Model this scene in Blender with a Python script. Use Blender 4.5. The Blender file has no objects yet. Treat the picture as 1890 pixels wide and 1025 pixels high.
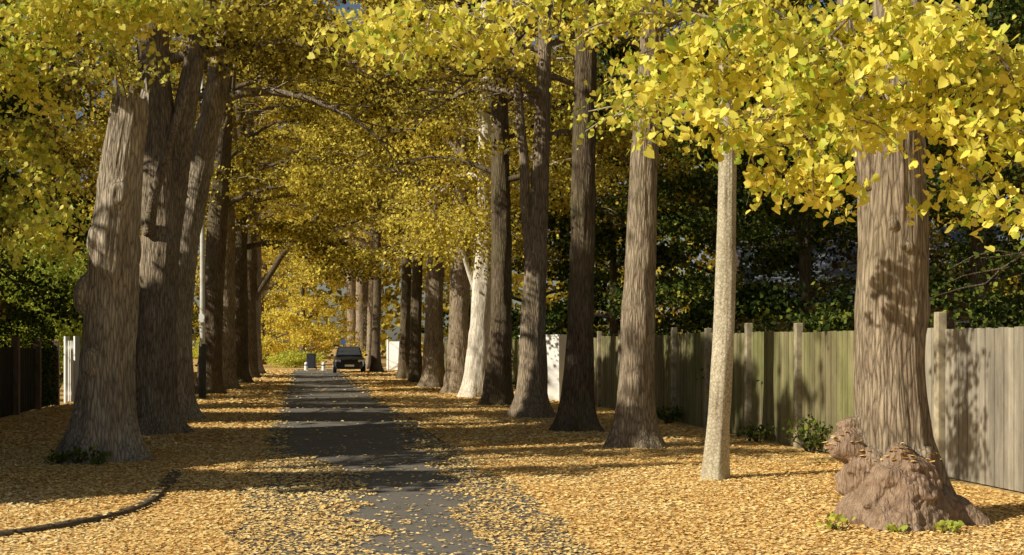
import bpy, math, numpy as np
from mathutils import Vector
rng = np.random.default_rng(7)
scene = bpy.context.scene
COL = scene.collection
CAMH = 1.57
SL = 0.162   # the avenue drifts this much sideways per metre

# ---------------------------------------------------------------- sun
ELEV = math.radians(32)
SAZ = math.radians(243)
S = np.array([math.sin(SAZ)*math.cos(ELEV), math.cos(SAZ)*math.cos(ELEV), math.sin(ELEV)])
e1 = np.cross(S, [0, 0, 1.0]); e1 /= np.linalg.norm(e1)
e2 = np.cross(S, e1)

# ---------------------------------------------------------------- helpers
def vnoise(x, y, z, seed=0):
    x = np.asarray(x, float); y = np.asarray(y, float); z = np.asarray(z, float)
    x, y, z = np.broadcast_arrays(x, y, z)
    xi = np.floor(x).astype(np.int64); yi = np.floor(y).astype(np.int64); zi = np.floor(z).astype(np.int64)
    fx = x-xi; fy = y-yi; fz = z-zi
    fx = fx*fx*(3-2*fx); fy = fy*fy*(3-2*fy); fz = fz*fz*(3-2*fz)
    def h(a, b, c):
        n = (a*73856093) ^ (b*19349663) ^ (c*83492791) ^ (seed*2654435761)
        n = (n ^ (n >> 13)) & 0x7fffffff
        n = (n*1103515245+12345) & 0x7fffffff
        n = (n ^ (n >> 11))
        n = (n*69069+1) & 0x7fffffff
        return n/float(0x7fffffff)
    r = 0
    for dx in (0, 1):
        for dy in (0, 1):
            for dz in (0, 1):
                w = (fx if dx else 1-fx)*(fy if dy else 1-fy)*(fz if dz else 1-fz)
                r = r+w*h(xi+dx, yi+dy, zi+dz)
    return r

def link(o):
    COL.objects.link(o); return o

def empty(name, loc, label, cat, group=None):
    o = bpy.data.objects.new(name, None); o.location = loc; link(o)
    o.empty_display_size = 0.3
    o["label"] = label; o["category"] = cat
    if group: o["group"] = group
    return o

def raw_mesh(name, V, F):
    m = bpy.data.meshes.new(name); m.from_pydata([tuple(v) for v in V], [], F); m.update(); return m

def obj(name, mesh, mat, parent=None, loc=(0, 0, 0)):
    o = bpy.data.objects.new(name, mesh); link(o); o.location = loc
    if mat is not None and len(mesh.materials) == 0: mesh.materials.append(mat)
    if parent is not None: o.parent = parent
    return o

def smooth(m, val=True):
    m.polygons.foreach_set("use_smooth", [val]*len(m.polygons))

class MB:
    """small mesh builder"""
    def __init__(s): s.V = []; s.F = []
    def box(s, cx, cy, cz, sx, sy, sz, rot=0.0, taper=1.0):
        b = len(s.V); c, n = math.cos(rot), math.sin(rot)
        for dz in (-.5, .5):
            k = taper if dz > 0 else 1
            for dx, dy in ((-.5, -.5), (.5, -.5), (.5, .5), (-.5, .5)):
                x, y = dx*sx*k, dy*sy*k
                s.V.append((cx+x*c-y*n, cy+x*n+y*c, cz+dz*sz))
        for f in ((0, 3, 2, 1), (4, 5, 6, 7), (0, 1, 5, 4), (1, 2, 6, 5), (2, 3, 7, 6), (3, 0, 4, 7)):
            s.F.append(tuple(b+i for i in f))
    def tube(s, P, R, n=8, cap=True):
        P = np.asarray(P, float); b = len(s.V)
        for i, p in enumerate(P):
            d = P[min(i+1, len(P)-1)]-P[max(i-1, 0)]; d = d/(np.linalg.norm(d)+1e-9)
            a = np.cross(d, [0.31, 0.95, 0.05]); a /= np.linalg.norm(a)+1e-9
            c = np.cross(d, a)
            for k in range(n):
                t = 2*math.pi*k/n
                s.V.append(tuple(p+R[i]*(math.cos(t)*a+math.sin(t)*c)))
        for i in range(len(P)-1):
            for k in range(n):
                s.F.append((b+i*n+k, b+i*n+(k+1) % n, b+(i+1)*n+(k+1) % n, b+(i+1)*n+k))
        if cap:
            s.F.append(tuple(b+k for k in range(n))[::-1])
            s.F.append(tuple(b+(len(P)-1)*n+k for k in range(n)))
    def mesh(s, name, bevel=0): 
        return raw_mesh(name, s.V, s.F)

def add_bevel(o, w=0.01, seg=2):
    md = o.modifiers.new("bevel", 'BEVEL'); md.width = w; md.segments = seg; md.limit_method = 'ANGLE'

# ---------------------------------------------------------------- materials
def new_mat(name):
    m = bpy.data.materials.new(name); m.use_nodes = True
    nt = m.node_tree; nt.nodes.clear()
    out = nt.nodes.new("ShaderNodeOutputMaterial")
    return m, nt, out
def N(nt, t, **k):
    n = nt.nodes.new(t)
    for a, b in k.items(): setattr(n, a, b)
    return n
def ramp(nt, stops, interp='LINEAR'):
    r = N(nt, "ShaderNodeValToRGB"); cr = r.color_ramp; cr.interpolation = interp
    while len(cr.elements) < len(stops): cr.elements.new(0.5)
    for e, (p, c) in zip(cr.elements, stops):
        e.position = p; e.color = (c[0], c[1], c[2], 1)
    return r
def mixc(nt, fac, a, b, mode='MIX'):
    m = N(nt, "ShaderNodeMix", data_type='RGBA', blend_type=mode)
    for idx, v in ((0, fac), (6, a), (7, b)):
        if isinstance(v, (int, float)): m.inputs[idx].default_value = v
        elif isinstance(v, tuple): m.inputs[idx].default_value = (*v, 1)
        else: nt.links.new(v, m.inputs[idx])
    return m.outputs[2]
def noise(nt, vec, scale, detail=4, rough=.55, out="Fac"):
    n = N(nt, "ShaderNodeTexNoise"); n.inputs["Scale"].default_value = scale
    n.inputs["Detail"].default_value = detail; n.inputs["Roughness"].default_value = rough
    nt.links.new(vec, n.inputs["Vector"]); return n.outputs[out]
def objcoord(nt, scale=(1, 1, 1)):
    tc = N(nt, "ShaderNodeTexCoord"); mp = N(nt, "ShaderNodeMapping")
    mp.inputs["Scale"].default_value = scale
    nt.links.new(tc.outputs["Object"], mp.inputs["Vector"]); return mp.outputs["Vector"]

def leaf_mat(name, stops, trans=0.42, gloss=False):
    m, nt, out = new_mat(name)
    at = N(nt, "ShaderNodeAttribute", attribute_name="tone")
    r = ramp(nt, stops); nt.links.new(at.outputs["Fac"], r.inputs["Fac"])
    if gloss:
        p = N(nt, "ShaderNodeBsdfPrincipled"); p.inputs["Roughness"].default_value = .45
        p.inputs["Specular IOR Level"].default_value = .35
        nt.links.new(r.outputs["Color"], p.inputs["Base Color"])
    else:
        p = N(nt, "ShaderNodeBsdfDiffuse"); nt.links.new(r.outputs["Color"], p.inputs["Color"])
    if trans > 0:
        t = N(nt, "ShaderNodeBsdfTranslucent")
        nt.links.new(r.outputs["Color"], t.inputs["Color"])
        mx = N(nt, "ShaderNodeMixShader"); mx.inputs[0].default_value = trans
        nt.links.new(p.outputs[0], mx.inputs[1]); nt.links.new(t.outputs[0], mx.inputs[2])
        nt.links.new(mx.outputs[0], out.inputs["Surface"])
    else:
        nt.links.new(p.outputs[0], out.inputs["Surface"])
    return m

M_NEAR = leaf_mat("bright_lime_leaf", [(0, (.20, .30, .03)), (.22, (.46, .55, .06)), (.42, (.84, .78, .13)), (.7, (.96, .83, .15)), (.9, (.90, .66, .11)), (1, (.42, .22, .04))], .38, True)
M_LEAF = leaf_mat("autumn_leaf", [(0, (.07, .055, .014)), (.25, (.17, .13, .025)), (.42, (.38, .30, .045)), (.57, (.70, .58, .09)), (.8, (.95, .83, .16)), (1, (.66, .44, .08))], .38)  # autumn hues, with canopy shade and sun flecks put into the stops
M_GREEN = leaf_mat("evergreen_leaf", [(0, (.015, .032, .009)), (.5, (.045, .072, .018)), (.8, (.14, .18, .034)), (1, (.36, .36, .06))], .2)
M_LIGHTGREEN = leaf_mat("light_green_leaf", [(0, (.08, .14, .02)), (.5, (.32, .42, .08)), (1, (.65, .64, .11))], .35)
M_FALLEN = leaf_mat("fallen_leaf", [(0, (.27, .14, .045)), (.18, (.58, .34, .11)), (.42, (.90, .61, .22)), (.7, (.98, .75, .34)), (1, (.99, .89, .55))], 0)

def bark_mat(name, hi, lo, algae=0.25, sc=30.0, bump=1.0, zf=.13):
    m, nt, out = new_mat(name)
    v = objcoord(nt, (sc, sc, sc*zf))
    n1 = noise(nt, v, 1.1, 8, .72)
    vo = N(nt, "ShaderNodeTexVoronoi", feature='DISTANCE_TO_EDGE'); vo.inputs["Scale"].default_value = 1.2
    dist = mixc(nt, .3, v, noise(nt, v, .7, 4, .6, "Color"))
    nt.links.new(dist, vo.inputs["Vector"])
    mid = tuple(a*.35+b*.7 for a, b in zip(lo, hi))
    r1 = ramp(nt, [(0.0, tuple(a*.5+b*.32 for a, b in zip(lo, hi))), (.12, mid), (.34, hi)])
    nt.links.new(vo.outputs["Distance"], r1.inputs["Fac"])
    r2 = ramp(nt, [(.32, (.48, .45, .41)), (.48, (.84, .82, .80)), (.66, (1.14, 1.12, 1.08))])
    nt.links.new(n1, r2.inputs["Fac"])
    c = mixc(nt, .92, r1.outputs["Color"], r2.outputs["Color"], 'MULTIPLY')
    v2 = objcoord(nt, (1, 1, .5))
    rs = ramp(nt, [(.35, (.60, .56, .52)), (.65, (1.1, 1.1, 1.1))]); nt.links.new(noise(nt, v2, 3.2, 6, .65), rs.inputs["Fac"])
    c = mixc(nt, .8, c, rs.outputs["Color"], 'MULTIPLY')
    rb = ramp(nt, [(.42, (0, 0, 0)), (.68, (1, 1, 1))]); nt.links.new(noise(nt, v2, 1.7, 5), rb.inputs["Fac"])
    ma = N(nt, "ShaderNodeMath", operation='MULTIPLY'); ma.inputs[1].default_value = algae
    nt.links.new(rb.outputs["Color"], ma.inputs[0])
    c = mixc(nt, ma.outputs[0], c, (.16, .17, .06))
    # burl wood is browner and less furrowed
    at = N(nt, "ShaderNodeAttribute", attribute_name="burl")
    v3 = objcoord(nt, (1, 1, 1))
    rbw = ramp(nt, [(.3, (.17, .10, .065)), (.5, (.38, .25, .17)), (.7, (.56, .41, .30))]); nt.links.new(noise(nt, v3, 9, 8, .7), rbw.inputs["Fac"])
    mb_ = N(nt, "ShaderNodeMath", operation='MULTIPLY'); mb_.inputs[1].default_value = .72; mb_.use_clamp = True
    nt.links.new(at.outputs["Fac"], mb_.inputs[0])
    c = mixc(nt, mb_.outputs[0], c, rbw.outputs["Color"])
    p = N(nt, "ShaderNodeBsdfPrincipled"); p.inputs["Roughness"].default_value = .9
    p.inputs["Specular IOR Level"].default_value = .1
    nt.links.new(c, p.inputs["Base Color"])
    mn = N(nt, "ShaderNodeMath", operation='MINIMUM'); mn.inputs[1].default_value = .3
    nt.links.new(vo.outputs["Distance"], mn.inputs[0])
    ad = N(nt, "ShaderNodeMath", operation='MULTIPLY_ADD'); ad.inputs[1].default_value = 1.3
    nt.links.new(mn.outputs[0], ad.inputs[0]); nt.links.new(n1, ad.inputs[2])
    b = N(nt, "ShaderNodeBump"); b.inputs["Strength"].default_value = bump; b.inputs["Distance"].default_value = .03
    nt.links.new(ad.outputs[0], b.inputs["Height"]); nt.links.new(b.outputs[0], p.inputs["Normal"])
    nt.links.new(p.outputs[0], out.inputs["Surface"]); return m
M_BARK = bark_mat("lime_bark", (.58, .48, .36), (.09, .065, .045), .15)
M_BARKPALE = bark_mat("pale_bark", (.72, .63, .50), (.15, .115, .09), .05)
M_BARKSUNLIT = bark_mat("painted_sun_bark", (1.0, .96, .86), (.7, .62, .50), .0, 26, .4)  # sunlight on one trunk put into a near-white bark colour
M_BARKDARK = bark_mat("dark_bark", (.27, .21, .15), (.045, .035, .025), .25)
M_BARKYOUNG = bark_mat("young_bark", (.74, .68, .54), (.46, .41, .30), .30, 30, .25, .9)

def plain(name, col, rough=.6, metal=0, var=.25, scale=6, bump=0.0, stretch=(1, 1, 1), spec=.4):
    m, nt, out = new_mat(name)
    v = objcoord(nt, stretch)
    f = noise(nt, v, scale, 6)
    r = ramp(nt, [(.3, tuple(c*(1-var) for c in col)), (.7, tuple(min(1, c*(1+var)) for c in col))])
    nt.links.new(f, r.inputs["Fac"])
    p = N(nt, "ShaderNodeBsdfPrincipled"); p.inputs["Roughness"].default_value = rough; p.inputs["Metallic"].default_value = metal
    p.inputs["Specular IOR Level"].default_value = spec
    nt.links.new(r.outputs["Color"], p.inputs["Base Color"])
    if bump:
        b = N(nt, "ShaderNodeBump"); b.inputs["Strength"].default_value = bump; b.inputs["Distance"].default_value = .01
        nt.links.new(f, b.inputs["Height"]); nt.links.new(b.outputs[0], p.inputs["Normal"])
    nt.links.new(p.outputs[0], out.inputs["Surface"]); return m

# ---------------------------------------------------------------- leaves
def leaf_mesh(name, C, size, tone, mat, hi=False, flat=False):
    n = len(C)
    th = rng.uniform(0, 2*np.pi, n)
    if flat:
        T = np.stack([np.cos(th), np.sin(th), rng.normal(0, .10, n)], 1)
        N0 = np.stack([rng.normal(0, .15, n), rng.normal(0, .15, n), np.ones(n)], 1)
    else:
        T = np.stack([np.cos(th)*.8, np.sin(th)*.8, -rng.uniform(0.1, 1.3, n)], 1)
        N0 = rng.normal(0, .7, (n, 3)); N0[:, 2] += .6
    T /= np.linalg.norm(T, axis=1)[:, None]
    W = np.cross(T, N0); W /= np.linalg.norm(W, axis=1)[:, None]+1e-9
    Nn = np.cross(W, T)
    sz = (size*rng.uniform(.6, 1.25, n))[:, None]
    fold = (rng.uniform(.05, .35, n))[:, None]*(.7 if flat else 1)
    if hi:
        pts = [(0, .08, 0), (-.28, -.06, 1), (-.48, .25, 1.4), (-.36, .62, .9), (0, 1.02, -.3), (.36, .62, .9), (.48, .25, 1.4), (.28, -.06, 1)]
        faces = [[0, 1, 2, 3, 4], [0, 4, 5, 6, 7]]
    else:
        pts = [(0, 0, 0), (-.46, .38, 1), (0, 1, 0), (.46, .38, 1)]
        faces = [[0, 1, 2, 3]] 
    k = len(pts)
    V = np.empty((n, k, 3))
    for i, (a, b, c) in enumerate(pts):
        V[:, i] = C+(W*a+T*(b-.5)+Nn*c*fold*.5)*sz
    V = V.reshape(-1, 3)
    tot = sum(len(f) for f in faces)
    L = np.concatenate([np.array(f) for f in faces])
    LI = (np.arange(n)[:, None]*k+L[None]).reshape(-1)
    fl = np.array([len(f) for f in faces]); st = np.concatenate([[0], np.cumsum(fl)[:-1]])
    LS = (np.arange(n)[:, None]*tot+st[None]).reshape(-1)
    m = bpy.data.meshes.new(name)
    m.vertices.add(len(V)); m.vertices.foreach_set("co", V.astype(np.float32).ravel())
    m.loops.add(len(LI)); m.loops.foreach_set("vertex_index", LI.astype(np.int32))
    m.polygons.add(len(LS)); m.polygons.foreach_set("loop_start", LS.astype(np.int32))
    m.update(calc_edges=True)
    a = m.attributes.new("tone", 'FLOAT', 'POINT')
    a.data.foreach_set("value", np.repeat(np.clip(tone, 0, 1), k).astype(np.float32))
    m.materials.append(mat)
    return m

# leaves are cut away to let sun reach these spots (two ends of a lit strip, radius)
SUNNY = [((-5.5, 17.3, 3.1), (-5.2, 17.5, 5.3), .55),
         ((-1.2, 38.8, .2), (-.8, 38.8, 4.0), .9),
         ((2.4, 15.2, 0), (2.5, 15.2, 4), .35),
         ((3.4, 11.6, .2), (3.4, 11.6, 3.5), 1.0),
         ((-6.6, 31.1, 0), (-1.0, 31.1, 0), .85),
         ((-5.2, 25.6, 0), (-.8, 25.6, 0), .90),
         ((1.8, 20, .9), (1.9, 20, 2.7), .40),
         ((.4, 28.3, .0), (.45, 28.3, 1.2), .30),
         ((5.4, 13.5, 1.2), (4.6, 18, 1.2), .8),
         ((-4.4, 10.6, 0), (5, 12.1, 0), 2.35),
         ((2.4, 16.2, 0), (5, 16.2, 0), .8),
         ((-2.2, 36, 5.4), (-1.0, 36, 4.6), 1.6),
         ((-17, 97, 2), (-15, 97, 8), 6.0),
         ((-7.2, 27.3, 3.4), (-6.5, 27.3, 5.0), .45),
         ((-1.2, 12, 4.4), (3, 9.6, 3.4), 1.7),
         ((-6.5, 15, 3.2), (-4, 15, 5.2), 1.2),
         ((1.2, 37.0, .1), (1.2, 37.0, 1.9), .8),
         ((-7.2, 78, .3), (-6.9, 78, 1.8), 1.0),
         ((-11.6, 34.2, .3), (-11.6, 34.2, 1.8), .9),
         ((-9.07, 38, 2.2), (-9.07, 38, 4.5), .3),
         ((-13.6, 36.5, 2), (-13.6, 36.5, 4), 2.2)]
def prune(P):
    keep = np.ones(len(P), bool)
    pu = P@e1; pv = P@e2; ps = P@S
    wob = .85+.3*vnoise(P[:, 0]*1.1, P[:, 1]*1.1, P[:, 2]*1.1, 5)
    for a, b, r in SUNNY:
        a = np.array(a, float); b = np.array(b, float)
        au, av, bu, bv = a@e1, a@e2, b@e1, b@e2
        du, dv = bu-au, bv-av; L2 = du*du+dv*dv+1e-9
        t = np.clip(((pu-au)*du+(pv-av)*dv)/L2, 0, 1)
        d = np.hypot(pu-(au+t*du), pv-(av+t*dv))
        s0 = (a@S)*(1-t)+(b@S)*t
        keep &= ~((d < r*wob) & (ps > s0+1.3))
    # leaves cut from left hand crowns for sun shafts reaching the crowns across the road
    gu = (P[:, 0]-S[0]*P[:, 2]/S[2])+SL*(P[:, 1]-S[1]*P[:, 2]/S[2])
    gy = P[:, 1]-S[1]*P[:, 2]/S[2]
    shaft = vnoise(pu*.75, pv*.75, 0, 55)*.7+vnoise(pu*1.9, pv*1.9, 0, 56)*.3
    wu = P[:, 0]+SL*P[:, 1]
    thr = np.where(wu < -7, .45, .51)
    keep &= ~((gu > np.where(gy < 45, 9.5, 3.5)) & (shaft > thr) & (wu < 0) & (P[:, 2] > np.where(wu < -7, 0, 7.5)))
    keep |= rng.random(len(P)) < .01
    return keep

# ---------------------------------------------------------------- trees
def limb_path(p0, az, el, L, n=7, droop=.12, jit=.12):
    P = [np.array(p0, float)]
    for i in range(n-1):
        d = np.array([math.cos(az)*math.cos(el), math.sin(az)*math.cos(el), math.sin(el)])
        P.append(P[-1]+d*L/(n-1))
        az += rng.normal(0, jit); el += rng.normal(-droop, jit)
    return np.array(P)

def trunk_geo(mb, prof, nseg, dz, ridge=.05, butt=.3, seed=1, jag=False, bl=(), lobes=()):
    global LOBED, EX
    EX = None
    pr = np.array(prof, float)
    top = pr[-1, 0]
    zs = [-.12]
    while zs[-1] < top: 
        st_ = dz*(1+max(0, zs[-1]-6)*.25)
        if lobes and zs[-1] < 1.2: st_ = .011
        zs.append(zs[-1]+st_)
    zs = np.array(zs); zs[-1] = top
    def f(col):
        zz = np.arange(-.6, top+.6, .05)
        a = np.interp(zz, pr[:, 0], pr[:, col]); a = np.convolve(np.pad(a, 5, 'edge'), np.ones(11)/11, 'valid')
        return np.interp(zs, zz, a)
    cx, cy, rr = f(1), f(2), f(3)*.94
    a = np.linspace(0, 2*np.pi, nseg, endpoint=False)
    A, Z = np.meshgrid(a, zs)
    ca, sa = np.cos(A), np.sin(A)
    R = rr[:, None]*np.ones_like(A)
    low = vnoise(ca*1.3+9, sa*1.3, Z*.9, seed)-.5
    rid = vnoise(ca*4.6, sa*4.6, Z*.9, seed+3)-.5
    rid2 = vnoise(ca*11, sa*11, Z*2.2, seed+5)-.5
    lump = np.maximum(0, vnoise(ca*1.9, sa*1.9, Z*2.1, seed+8)-.68)*1.3
    R = R*(1+.18*low+ridge*1.4*rid+ridge*1.3*rid2+.32*lump)
    ph = rng.uniform(0, 6)
    fl = np.exp(-np.maximum(Z, 0)/.28)
    R = R*(1+butt*fl*(.8+.7*np.maximum(0, np.sin(5*A+ph))+.5*np.sin(3*A+ph*2)))
    for (ba, bz, wa, wz, amp) in bl:
        da = (A-ba+np.pi) % (2*np.pi)-np.pi
        wgt = np.clip(1.2-((da/wa)**2+((Z-bz)/wz)**2), 0, 1); wgt = wgt*wgt*(3-2*wgt)
        nb = vnoise(ca*2.6, sa*2.6, Z*3.5, seed+21)*.9+vnoise(ca*9, sa*9, Z*12, seed+23)*.15
        R = R+amp*wgt*(.55+nb)
    if lobes:      # knobbly swellings fused into the trunk
        R0 = R.copy(); ex = np.zeros_like(R)
        wx_ = .40*(vnoise(ca*2.4, sa*2.4, Z*5, 91)-.5); wz_ = .16*(vnoise(ca*2.4, sa*2.4, Z*5, 92)-.5)
        for (ba, bz, w, pt) in lobes:
            da = ((A-ba+wx_+np.pi) % (2*np.pi)-np.pi)*.42
            dzz = Z-bz+wz_
            d2 = (da/w)**2+(dzz/(w*.9))**2
            bump_ = pt*np.clip(1-d2, 0, 1)**.55
            h_ = np.clip(.5+.5*(bump_-ex)/.035, 0, 1)       # soft union, so the lumps flow together
            ex = ex*(1-h_)+bump_*h_+.035*h_*(1-h_)*np.minimum(1, (ex+bump_)/.05)
        EX = np.clip(ex/.13, 0, 1)
        ex = ex*(1+.34*(vnoise(ca*6, sa*6, Z*12, 93)-.5)+.16*(vnoise(ca*16, sa*16, Z*32, 94)-.5))
        R = R0*(1-.0*EX)+ex
        k = (ex > .06) & (Z > .55) & (Z < .80) & (sa < -.2)
        LOBED = np.stack([(cx[:, None]+R*ca)[k], (cy[:, None]+R*sa)[k], Z[k]], 1)
    Zo = Z.copy()
    if jag:
        tt = np.clip((Z-(top-.5))/.5, 0, 1)
        Zo = Z+tt*(vnoise(ca*4, sa*4, 0, 77)-.45)*.6
    b = len(mb.V)
    X = cx[:, None]+R*ca; Y = cy[:, None]+R*sa
    mb.V += list(zip(X.ravel(), Y.ravel(), Zo.ravel()))
    for i in range(len(zs)-1):
        for k in range(nseg):
            k2 = (k+1) % nseg
            mb.F.append((b+i*nseg+k, b+i*nseg+k2, b+(i+1)*nseg+k2, b+(i+1)*nseg+k))
    c = len(mb.V); mb.V.append((cx[-1], cy[-1], top-(.35 if jag else 0)))
    l = b+(len(zs)-1)*nseg
    for k in range(nseg): mb.F.append((l+k, l+(k+1) % nseg, c))
    return lambda z: (np.interp(z, zs, cx), np.interp(z, zs, cy), np.interp(z, zs, rr))

def make_tree(name, base, prof, mat_bark, *, nseg=36, dz=.12, butt=.42, z0=4.2, H=15, R=4, nl=22, lsize=.11,
              nleaf=30000, tone=.48, stems=(), manual=(), hi=False, label="", group="lime trees lining the avenue",
              mat_leaf=None, jag=False, seed=1, ridge=.05, cat="tree", limb_r=.075, bl=(), lobes=(), mroot=None, thr=.43):
    mat_leaf = mat_leaf or M_LEAF
    base = np.array([base[0], base[1], 0.0])
    e = empty(name, tuple(base), label, cat, group)
    mb = MB()
    fz = trunk_geo(mb, prof, nseg, dz, ridge, butt, seed, jag, bl, lobes)
    for st in stems:
        s = np.array(st, float); t = np.linspace(0, len(s)-1, 24)
        P = np.stack([np.interp(t, np.arange(len(s)), s[:, j]) for j in range(4)], 1)
        P[:, :2] += (vnoise(t[:, None]*1.5, np.array([[0, 9.]]), seed, 3)-.5)*.1
        mb.tube(P[:, :3], P[:, 3], 14)
    CL = []
    topz = prof[-1][0]
    for i in range(nl):
        f = (i+rng.random())/nl
        z = z0+(H-z0)*f*.92
        zt = min(z-.6, topz-.1)
        x, y, r = fz(zt)
        az = i*2.4+rng.normal(0, .4)
        L = R*(1-.6*f**1.5)*rng.uniform(.75, 1.15)
        el = rng.uniform(.1, .55)+.5*f
        P = limb_path((x, y, zt), az, el, L, 8, .10 if f > .25 else .17)
        r0 = min(r*.6, limb_r*(1.2-.6*f)*L/4+.015)
        mb.tube(P, np.linspace(r0, .012, 8), 6, False)
        for j in range(2, 8):
            CL.append((*P[j], .36, .17, .7))
            for sgn in (-1, 1):
                a2 = az+sgn*rng.uniform(.5, 1.2)
                Q = limb_path(P[j], a2, rng.uniform(-.3, .35), L*rng.uniform(.18, .36), 4, .12)
                mb.tube(Q, np.linspace(.020, .006, 4), 4, False)
                CL.append((*Q[2], .28, .14, .8)); CL.append((*Q[3], .31, .14, 1))
    CL = np.array(CL) if CL else np.zeros((0, 6))
    Cs, Sz, Tn = [], [], []
    if len(CL):
        g = vnoise(CL[:, 0]*.6+seed*7, CL[:, 1]*.6, CL[:, 2]*.8, seed)
        w = CL[:, 5]*np.clip((g-thr)*3.5, .06, 1.3)
        wy_ = base[1]+CL[:, 1]
        out = (CL[:, 2] > CAMH+.265*(wy_+1)+1.2) | (np.abs(base[0]+CL[:, 0]) > .394*wy_+1.5)
        cnt = w/w.sum()*nleaf*rng.uniform(.5, 1.5, len(CL))
        cnt = np.where(out, cnt*.25*(.11/max(.11, lsize))*1.0, cnt)
        cnt = cnt.astype(int)
        idx = np.repeat(np.arange(len(CL)), cnt)
        G = rng.normal(0, 1, (len(idx), 3))
        C = CL[idx, :3]+G*np.stack([CL[idx, 3], CL[idx, 3], CL[idx, 4]], 1)
        ct = rng.normal(0, .13, len(CL))
        C_ok = prune(C+base)
        Cs.append(C[C_ok]); Sz.append(np.where(out[idx], lsize*2.1, lsize)[C_ok]); Tn.append((tone+ct[idx]+rng.normal(0, .14, len(idx)))[C_ok])
    nodes = []
    for (x, y, z, sh, sv, n) in manual:     # leafy sprays, each branching from its neighbour
        p = np.array([x, y, z])-base
        if mroot is not None and not nodes: s = np.array(mroot)-base
        elif nodes:
            dd = [np.linalg.norm(p-q) for q in nodes]; s = nodes[int(np.argmin(dd))]
        if mroot is None:
            zt = min(max(z+.3, 1.5), topz-.2); bx, by, br = fz(zt); tr = np.array([bx, by, zt])
            if not nodes or np.linalg.norm(tr-p) < np.linalg.norm(s-p)+.1: s = tr
        elif not nodes:
            zt = min((s[2]+.3), topz-.2); bx, by, br = fz(zt)
            t = np.linspace(0, 1, 9)[:, None]; tr = np.array([bx, by, zt])
            P = (1-t)*tr+t*s+np.array([0, 0, .3])*np.sin(t*3.14); mb.tube(P, np.linspace(.04, .02, 9), 6, False)
        mid = (s+p)/2+np.array([0, 0, .12])+rng.normal(0, .05, 3)
        t = np.linspace(0, 1, 7)[:, None]
        P = (1-t)**2*s+2*t*(1-t)*mid+t*t*p
        mb.tube(P, np.linspace(.012, .006, 7), 5, False)
        nodes.append(p)
        ncl = 6; per = n//ncl       # small drooping twigs, leaves strung along them
        for q in range(ncl):
            a2 = rng.uniform(0, 6.28); Q = limb_path(P[rng.integers(3, 7)], a2, -.15, sh*2.8, 6, .17)
            mb.tube(Q, np.linspace(.005, .002, 6), 4, False)
            tt = rng.uniform(.15, 5, per); i0 = np.minimum(tt.astype(int), 4); fr = (tt-i0)[:, None]
            C = Q[i0]*(1-fr)+Q[i0+1]*fr+rng.normal(0, 1, (per, 3))*[sv*.48, sv*.48, sv*.36]-[0, 0, lsize*.3]
            Cs.append(C); Sz.append(np.full(per, lsize)); Tn.append(tone+.06+rng.normal(0, .08)+rng.normal(0, .12, per))
    tm = mb.mesh("trunk"); smooth(tm)
    if EX is not None:
        at = tm.attributes.new("burl", 'FLOAT', 'POINT'); vals = np.zeros(len(tm.vertices), np.float32); vals[:EX.size] = EX.ravel()
        at.data.foreach_set("value", vals)
    obj("trunk", tm, mat_bark, e)
    if Cs:
        C = np.concatenate(Cs); Sz = np.concatenate(Sz); Tn = np.concatenate(Tn)
        k = (C[:, 2] > .15) & (np.hypot(*(C+base)[:, :2].T) > 6.5)
        cm = leaf_mesh("crown", C[k], Sz[k], Tn[k], mat_leaf, hi)
        obj("crown", cm, None, e)
    return e

def copy_tree(e, loc, rot, sc, label=None):
    n = e.copy(); n.location = loc; n.rotation_euler = (0, 0, rot); n.scale = (sc, sc, sc); COL.objects.link(n)
    if label: n["label"] = label
    for c in list(e.children):
        d = c.copy(); d.parent = n; COL.objects.link(d)
    return n

# left row ------------------------------------------------------
LM = []
for (x, y, z) in [(-4.9, 15.3, 5.75), (-5.4, 14.8, 5.5), (-5.5, 15.2, 5.15), (-4.6, 15, 5.6), (-4.1, 15.2, 5.4), (-3.9, 15.2, 5.6), (-5.75, 15, 4.95), (-6, 15, 5.3), (-6.1, 15.3, 4.7),
                  (-5.75, 15.8, 4.5), (-6.2, 16, 4.2), (-5.85, 16, 3.9), (-5.95, 16.2, 3.6), (-6.4, 16.4, 3.3), (-5.45, 15.6, 3.15), (-5.7, 15.6, 2.95), (-5.95, 15.5, 2.75), (-4.4, 14.6, 5.5), (-5.7, 14.6, 5.3), (-6.3, 15.6, 4.9), (-4.0, 14.6, 5.5), (-4.9, 14.8, 5.6), (-5.0, 15.3, 5.5)]:
    LM.append((x, y, z, .23, .18, 220))
LM += [(-5.75, 17.2, 5.3, .16, .16, 80), (-4.75, 17.2, 5.35, .14, .16, 50)]
make_tree("lime_tree", (-5.62, 17.7), [(0, 0, 0, .48), (.74, .09, 0, .41), (1.84, .14, 0, .38), (2.95, .19, 0, .345), (4.05, .31, 0, .295), (4.95, .45, 0, .235)],
          M_BARKPALE, nseg=170, dz=.03, butt=.36, nl=0, manual=LM, hi=True, lsize=.074, tone=.36, jag=True, seed=3, ridge=.065, mat_leaf=M_NEAR,
          bl=[(3.5, 2.25, .45, .30, .13), (4.4, 1.35, .4, .2, .07), (3.9, 3.0, .35, .2, .05), (5.0, 3.6, .4, .2, .04)],
          label="thick broken-topped lime trunk with sunlit grey bark and burls")
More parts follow.
